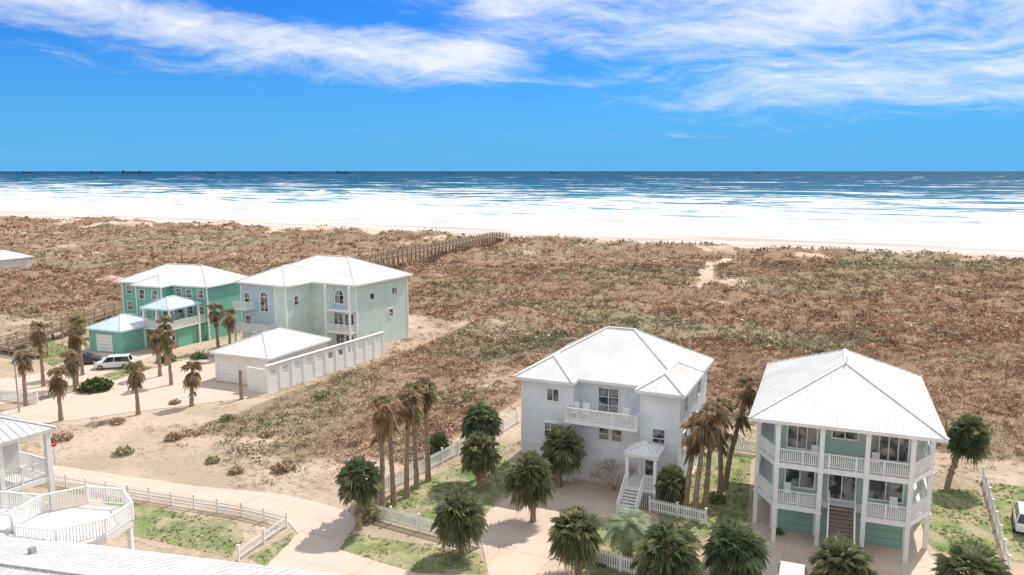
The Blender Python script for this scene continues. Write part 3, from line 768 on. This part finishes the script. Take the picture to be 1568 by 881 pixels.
# ---------------------------------------------------------------- house 4 green
H=House('teal_green_beach_house',(-63.5,125.2),-20)
w=H('walls','h4wall'); w.box(.6,.6,0,17.4,10.4,8.3); w.box(5.5,-1.5,0,10.5,.6,8.28)
hip(H,0,0,18,11,8.5,.45); hip(H,5,-2.1,11,5,8.46,.45,'roof_gable_wing',axis='y')
for u in (2.0,3.9,12.0,14.0,16.2):
    for z in (1.0,4.0,6.6): window(H,F(0,.6,'f'),u,z,1.0,1.2,1,2)
for u in (6.7,9.2): window(H,F(0,-1.5,'f'),u,6.3,1.0,1.4,1,2); window(H,F(0,-1.5,'f'),u,3.6,1.0,1.4,1,2)
T=H('corner_trim','white')
for x,y in ((.6,.6),(5.5,-1.5),(10.5,-1.5),(17.4,.6)): T.box(x-.1,y-.08,0,x+.1,y+.1,8.2)
T.box(.6,.55,3.1,5.4,.6,3.3); T.box(10.6,.55,3.1,17.4,.6,3.3)
H('walls_porch','h4wall').box(12.3,-5.0,0,16.6,.6,2.9)
hip(H,11.8,-7.2,17.2,-.5,6.1,.5,'porch_roof','roofb',sp=.4)
DK=H('porch_deck','white'); DK.box(11.9,-7.0,2.9,17.0,.6,3.15)
R=H('railings','white'); rail(R,[(12,.5,3.15),(12,-6.9,3.15),(16.9,-6.9,3.15),(16.9,.5,3.15)],1,.16,.06)
for x in (12.1,14.5,16.9):
    for y in (-6.8,-.9): T.box(x-.13,y-.13,0,x+.13,y+.13,5.95)
window(H,F(0,-5.0,'f'),13.3,.3,1.1,2.1,1); window(H,F(0,-5.0,'f'),15.5,.3,1.1,2.1,1)
H('garage_walls','h4wall').box(5.8,-11,0,12,-4.2,3.2); hip(H,5.4,-11.5,12.4,-3.8,3.4,.45,'garage_roof','roofb')
G=H('garage_door','white')
for i in range(5): fbox(G,F(0,-11,'f'),7.2,10.2,.1+i*.5,.56+i*.5,0,.05)
H.done()
# ---------------------------------------------------------------- far left building
H=House('distant_beach_house',(-145,206),-25)
H('walls','cream').box(.5,.5,-1,15,9,3.4); hip(H,0,0,15.5,9.5,3.6,.4)
for u in (3,7,11): window(H,F(0,.5,'f'),u,1,1.4,1.4,2)
H.done()
# ---------------------------------------------------------------- house 5 (near left)
H=House('white_balcony_house',(-29.7,49.4),-28)
H('walls','cream').box(-15,-13,0,-2.6,-1.0,9.2)
hip(H,-16,-14,0,0,9.5,.45,m='roofn')
T=H('porch_posts','white'); DK=H('porch_decks','white'); R=H('railings','white')
for z in (6.3,3.2): 
    DK.box(-2.6,-13,z-.3,-.3,-.3,z); DK.box(-15,-1.0,z-.3,-2.6,-.3,z)
    rail(R,[(-14.8,-.4,z),(-.4,-.4,z),(-.4,-12.9,z)],1.05,.14,.05)
for y in (-.4,-3.4,-6.5,-9.6,-12.8): T.box(-.55,y-.15,0,-.25,y+.15,9.27)
for x in (-4,-8,-12): T.box(x-.15,-.55,0,x+.15,-.25,9.27)
for y in (-3,-6,-9): 
    for z in (6.6,3.5): window(H,F(-2.6,0,'r'),y,z,1.4,1.9,2)
H.done()
# lookout deck
H=House('railed_lookout_deck',(-24.3,41.3),-10)
hx=[(3.1*math.cos(math.radians(22.5+45*i)),2.9*math.sin(math.radians(22.5+45*i))) for i in range(8)]
deckpoly(H('deck','cream'),hx[::-1],6.6,.3)
rail(H('railings','white'),[(x,y,6.6) for x,y in hx+[hx[0]]],1.05,.15,.05,closed=True)
for x,y in hx[::2]: H('posts','white').box(x*.93-.12,y*.93-.12,0,x*.93+.12,y*.93+.12,6.3)
H('walkway','white').box(-7,-1.2,6.32,-2.9,1.2,6.58); rail(H('railings','white'),[(-7,1.15,6.58),(-2.9,1.15,6.58)],1.05)
H.done()
H=House('low_roof_wing',(-30.6,39.9),-13)
H('walls','cream').box(.5,-10.5,0,22.5,-.6,6.8); hip(H,0,-11,23,0,7.15,.34,m='roofn',sp=.45)
H('gutter','white').box(-.1,.01,6.95,23.1,.16,7.1)
H('roof_vent','metal').box(9.0,-3.4,7.6,9.25,-3.15,8.6)
H.done()

# ---------------------------------------------------------------- boardwalks
def boardwalk(name,pts,wd=2.0,sp=3.0,hr=1.05,pw=.16):
    mb=MB()
    for (p_,q_) in zip(pts[:-1],pts[1:]):
        p=Vector(p_);q=Vector(q_);L=(q-p).length;d=(q-p)/L; n=Vector((-d.y,d.x,0)).normalized()
        mb.beam(p-Vector((0,0,.12)),q-Vector((0,0,.12)),wd,.08)
        for s_ in (-1,1):
            o_=n*s_*wd/2
            mb.beam(p+o_-Vector((0,0,.25)),q+o_-Vector((0,0,.25)),.08,.28)
            for hh in (.4,.72,hr): mb.beam(p+o_+Vector((0,0,hh)),q+o_+Vector((0,0,hh)),.09,.12)
            k=int(L/sp)
            for i in range(k+1):
                c=p+d*L*i/max(k,1)+o_; mb.box(c.x-pw/2,c.y-pw/2,hz(c.x,c.y)-.5,c.x+pw/2,c.y+pw/2,c.z+hr+.1)
        for i in range(int(L/.5)):
            c=p+d*i*.5; mb.beam(c-n*wd/2,c+n*wd/2,.42,.04)
    return mb.obj(name,[M['wood']])
boardwalk('boardwalk',[(-40,183,4.2),(-30,207,4.2),(-5.6,280,3.4),(-2,289,2.2)],2.6,2.6,1.1,.3)
boardwalk('boardwalk',[(-74,112,1.0),(-71.2,121,1.6),(-69,146,2.0),(-66,160,2.2)],1.8,2.6,1.0,.18)
boardwalk('boardwalk',[(-74,112,1.0),(-66,108,.8)],1.8,2.6)

# ---------------------------------------------------------------- fences
def fence(name,pts,h=1.2,sp=.17,pw=.10,mt='white'):
    mb=MB()
    for si,((x0,y0),(x1,y1)) in enumerate(zip(pts[:-1],pts[1:])):
        p=Vector((x0,y0,0));q=Vector((x1,y1,0));L=(q-p).length;d=(q-p)/L
        k=max(1,round(L/2.4))
        for zz in (.28,h-.22): mb.beam(p+Vector((0,0,zz)),q+Vector((0,0,zz)),.05,.1)
        for i in range(1 if si else 0,k+1):
            c=p+d*L*i/k; z=hz(c.x,c.y)
            mb.box(c.x-.065,c.y-.065,z-.2,c.x+.065,c.y+.065,h+.12); mb.box(c.x-.09,c.y-.09,h+.12,c.x+.09,c.y+.09,h+.17)
        n=int(L/sp)
        for i in range(n):
            c=p+d*L*(i+.5)/n; a=c+Vector((0,0,.08)); b=c+Vector((0,0,h*random.uniform(.98,1.01))); 
            mb.beam(a,b,.02,pw,up=d)
    return mb.obj(name,[M[mt]])
fence('picket_fence',[(-11.5,56.95),(-9.0,55.5),(-2.3,51.8)])
fence('picket_fence',[(-11.2,57.3),(-10.1,61.5),(-5.0,69.8),(-0.9,76),(0.5,79)],1.3)
fence('picket_fence',[(3.3,50.7),(9.0,47.2),(13,45)])
fence('picket_fence',[(-39.1,63.1),(-30.9,60.2),(-20.6,56.8),(-16.6,54.9),(-18.4,49.8)],1.0,.2,.05)
fence('picket_fence',[(39.8,63.5),(32.3,48.0)],1.2,.25,.08)
fence('picket_fence',[(-75,91.5),(-58.9,87.8),(-53.5,86.0)],1.2)
fence('picket_fence',[(15.6,73.5),(22.6,69.8)],1.3)
fence('picket_fence',[(10.6,57.6),(14.4,55.4)],1.1)

# ---------------------------------------------------------------- cars, sign, lamp
def car(name,loc,ang,paint,L=4.5,W=1.85,Ht=1.6,suv=True):
    e=empty(name,loc,math.radians(ang))
    b=MB(); secs=[(-L/2,.42,.78,W*.42),(-L/2+.12,.30,.92,W*.48),(-L*.28,.24,.98,W*.5),(0,.24,.98,W*.5),(L*.22,.24,.96,W*.5),(L*.40,.28,.86,W*.48),(L/2-.06,.34,.72,W*.42),(L/2,.42,.6,W*.38)]
    vs=[];fs=[]
    for x,z0,z1,hw in secs:
        vs+=[(x,-hw*.94,z0),(x,-hw,(z0+z1)/2),(x,-hw*.95,z1),(x,hw*.95,z1),(x,hw,(z0+z1)/2),(x,hw*.94,z0)]
    for i in range(len(secs)-1):
        for k in range(6): fs.append((i*6+k,i*6+(k+1)%6,(i+1)*6+(k+1)%6,(i+1)*6+k))
    fs+= [(0,1,2,3,4,5),tuple(range(len(vs)-6,len(vs)))[::-1]]
    b.add(vs,fs)
    xr0,xr1=(-L*.42,L*.12) if suv else (-L*.25,L*.10)
    b.box(xr0,-W*.38,Ht-.07,xr1,W*.38,Ht)
    g=MB(); x0,x1=(-L/2+.15,L*.27) if suv else (-L*.42,L*.27)
    lo=[(x0,-W*.465,.95),(x1,-W*.465,.93),(x1,W*.465,.93),(x0,W*.465,.95)]; hi=[(xr0,-W*.38,Ht-.072),(xr1,-W*.38,Ht-.072),(xr1,W*.38,Ht-.072),(xr0,W*.38,Ht-.072)]
    g.add(lo+hi,[(0,1,5,4),(1,2,6,5),(2,3,7,6),(3,0,4,7)])
    for i in range(4): b.beam(lo[i],hi[i],.09,.09)
    for s_ in (-1,1): b.beam((-L*.05,s_*W*.468,.95),(-L*.05,s_*W*.385,Ht-.07),.09,.05)
    bo=b.obj('body',[M[paint]],e)
    md=bo.modifiers.new('Bevel','BEVEL'); md.width=.03; md.segments=2; md.limit_method='ANGLE'
    g.obj('windows',[M['carglass']],e)
    t=MB()
    for x in (-L*.31,L*.31):
        for s_ in (-1,1): t.tube([(x,s_*W*.36,.33),(x,s_*W*.505,.33)],[.33,.33],16)
    t.obj('wheels',[M['tyre']],e)
    h=MB()
    for x in (-L*.31,L*.31):
        for s_ in (-1,1): h.tube([(x,s_*W*.50,.33),(x,s_*W*.51,.33)],[.19,.19],12)
    h.obj('hubcaps',[M['metal']],e)
    l=MB()
    for s_ in (-1,1): l.box(L/2-.1,s_*W*.32-.16,.62,L/2-.02,s_*W*.32+.16,.74)
    l.obj('headlights',[M['metal']],e)
    return e
car('parked_suv',(-53.1,102.4,.05),195,'carwhite',4.7,1.9,1.65)
car('parked_car',(-58.3,104.6,.05),20,'cardark',4.5,1.85,1.5,False)
car('parked_suv',(16.9,44.6,.05),-112,'carwhite',4.8,1.9,1.6)
car('parked_car',(38.1,55.0,.05),60,'carwhite',4.6,1.9,1.6)
e=empty('stop_sign',(-40.8,67.3,0),0); mb=MB(); mb.tube([(0,0,0),(0,0,2.1)],[.03,.03],8); mb.obj('post',[M['metal']],e)
mb=MB(); oc=[(.27*math.cos(math.radians(22.5+45*i)),.27*math.sin(math.radians(22.5+45*i))) for i in range(8)]
mb.add([(x,-.05,2.0+z) for x,z in oc]+[(x,-.03,2.0+z) for x,z in oc],[tuple(range(8)),tuple(range(8,16))[::-1]]+[(i,(i+1)%8,8+(i+1)%8,8+i) for i in range(8)]); mb.obj('octagon_plate',[M['red']],e)
mb=MB(); mb.box(-.16,-.056,1.97,.16,-.052,2.03); mb.obj('lettering',[M['white']],e); e.rotation_euler=(0,0,.5)
e=empty('street_lamp',(-53.6,82.8,0),0); mb=MB(); mb.tube([(0,0,0),(0,0,6.5),(.3,0,6.9),(1.2,0,7.0)],[.09,.06,.05,.04],8); mb.obj('pole',[M['metal']],e)
mb=MB(); mb.box(1.1,-.12,6.9,1.7,.12,7.02); mb.obj('lamp_head',[M['metal']],e)

# ---------------------------------------------------------------- ships on the horizon
def ship(x,y,L,name='cargo_ship'):
    e=empty(name,(x,y,-1),random.uniform(-.3,.3)); mb=MB(); w_=L*.08; h=L*.07
    vs=[(-L/2,-w_,0),(L*.42,-w_,0),(L*.46,0,0),(L*.42,w_,0),(-L/2,w_,0)]; tp=[(-L/2,-w_,h),(L*.46,-w_,h),(L/2,0,h*1.2),(L*.46,w_,h),(-L/2,w_,h)]
    mb.add(vs+tp,[(0,1,6,5),(1,2,7,6),(2,3,8,7),(3,4,9,8),(4,0,5,9),(5,6,7,8,9)]); mb.obj('hull',[M['ship']],e)
    mb=MB(); mb.box(-L*.46,-w_*.8,h,-L*.34,w_*.8,h+L*.12); mb.box(-L*.43,-w_*.3,h+L*.12,-L*.39,w_*.3,h+L*.17); mb.obj('superstructure',[M['ship']],e)
    mb=MB()
    for k in range(4): mb.box(L*(-.28+.17*k),-w_*.7,h,L*(-.16+.17*k),w_*.7,h+L*.04*random.uniform(.4,1.2))
    mb.obj('deck_cargo',[M['ship']],e)
random.seed(5)
for u,L in ((50,110),(155,140),(205,170),(228,150),(328,110),(452,120),(528,150),(690,70),(848,100),(1160,70)):
    Y=9000; ship((u-784)/1207*Y,Y,L)

# ---------------------------------------------------------------- world, sun, camera
el=math.radians(52); az=math.atan2(.65,.76)
W=bpy.data.worlds.new('World'); sc.world=W; W.use_nodes=True; nt=W.node_tree; bg=nt.nodes['Background']
sky=nt.nodes.new('ShaderNodeTexSky'); sky.sky_type='NISHITA'; sky.sun_disc=False; sky.sun_elevation=el; sky.sun_rotation=az
sky.dust_density=.3; sky.air_density=1.0; sky.ozone_density=2.5
tc=nt.nodes.new('ShaderNodeTexCoord').outputs['Generated']
sp=nt.nodes.new('ShaderNodeSeparateXYZ'); nt.links.new(tc,sp.inputs[0]); X=E(nt,sp.outputs[0]);Y=E(nt,sp.outputs[1]);Z=E(nt,sp.outputs[2])
a=X.op('ARCTAN2',Y); e_=Z.op('ARCSINE')
tint=mix(nt,mr(e_,.22,.70),(.09,.41,.91),(2.5,2.15,1.75))  # low sky tinted blue; unseen upper dome brightened to add warm fill light
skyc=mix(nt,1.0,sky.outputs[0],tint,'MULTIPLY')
# cirrus
wv=noise(nt,xyz(nt,a*2.2,e_*5.,0.),1,3,.6)
st=noise(nt,xyz(nt,a*3.+e_*4.,e_*22.-a*2.0+wv*3.5,2.),1,7,.66,.5)
fine=noise(nt,xyz(nt,a*20.+e_*14.,e_*70.+a*8.+wv*5.,5.),1,5,.70,.4)
tex=st*.70+fine*.30
c1=.134+.13*a*a+(wv-.5)*.03
d1=(e_-c1)
b1=mr(d1,-.06,.015)*mr(d1,.05,.010)*mr(a,.09,-.06)
b1b=mr(e_,.17,.21)*mr(a,-.30,-.1)*.5
b2=mr(e_,.115,.175)*mr(a,-.14,.0)
b3=mr(e_,.015,.09)*mr(a,-.05,.40)*.60
b_fill=mr(a.op('ABSOLUTE'),.9,1.5)*1.0  # unseen clouds beside and behind the camera, added as neutral fill light
cov=(b1*.95).op('MAXIMUM',b2*.80).op('MAXIMUM',b3).op('MAXIMUM',b1b).op('MAXIMUM',b_fill)
cl=mr(tex+cov*.36,.55,.96)*.95
cl=cl*mr(e_,.0,.05)
hazev=mr(e_,.17,.0)*.95
cc=mix(nt,hazev,skyc,(.85,3.15,5.9)) 
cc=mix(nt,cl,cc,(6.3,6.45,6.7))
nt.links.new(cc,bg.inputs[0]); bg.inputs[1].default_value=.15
L=bpy.data.lights.new('sun','SUN'); L.energy=4.4; L.angle=math.radians(.5); L.color=(1,.94,.85)
so=bpy.data.objects.new('sun',L); COL.objects.link(so)
so.rotation_euler=Vector((.65*math.cos(el),.76*math.cos(el),math.sin(el))).to_track_quat('Z','Y').to_euler()
cam=bpy.data.cameras.new('camera'); co_=bpy.data.objects.new('camera',cam); COL.objects.link(co_); sc.camera=co_
co_.location=(0,0,26); co_.rotation_euler=(math.radians(81.59),0,0); cam.lens=27.7; cam.sensor_width=36; cam.clip_end=200000; cam.clip_start=.5
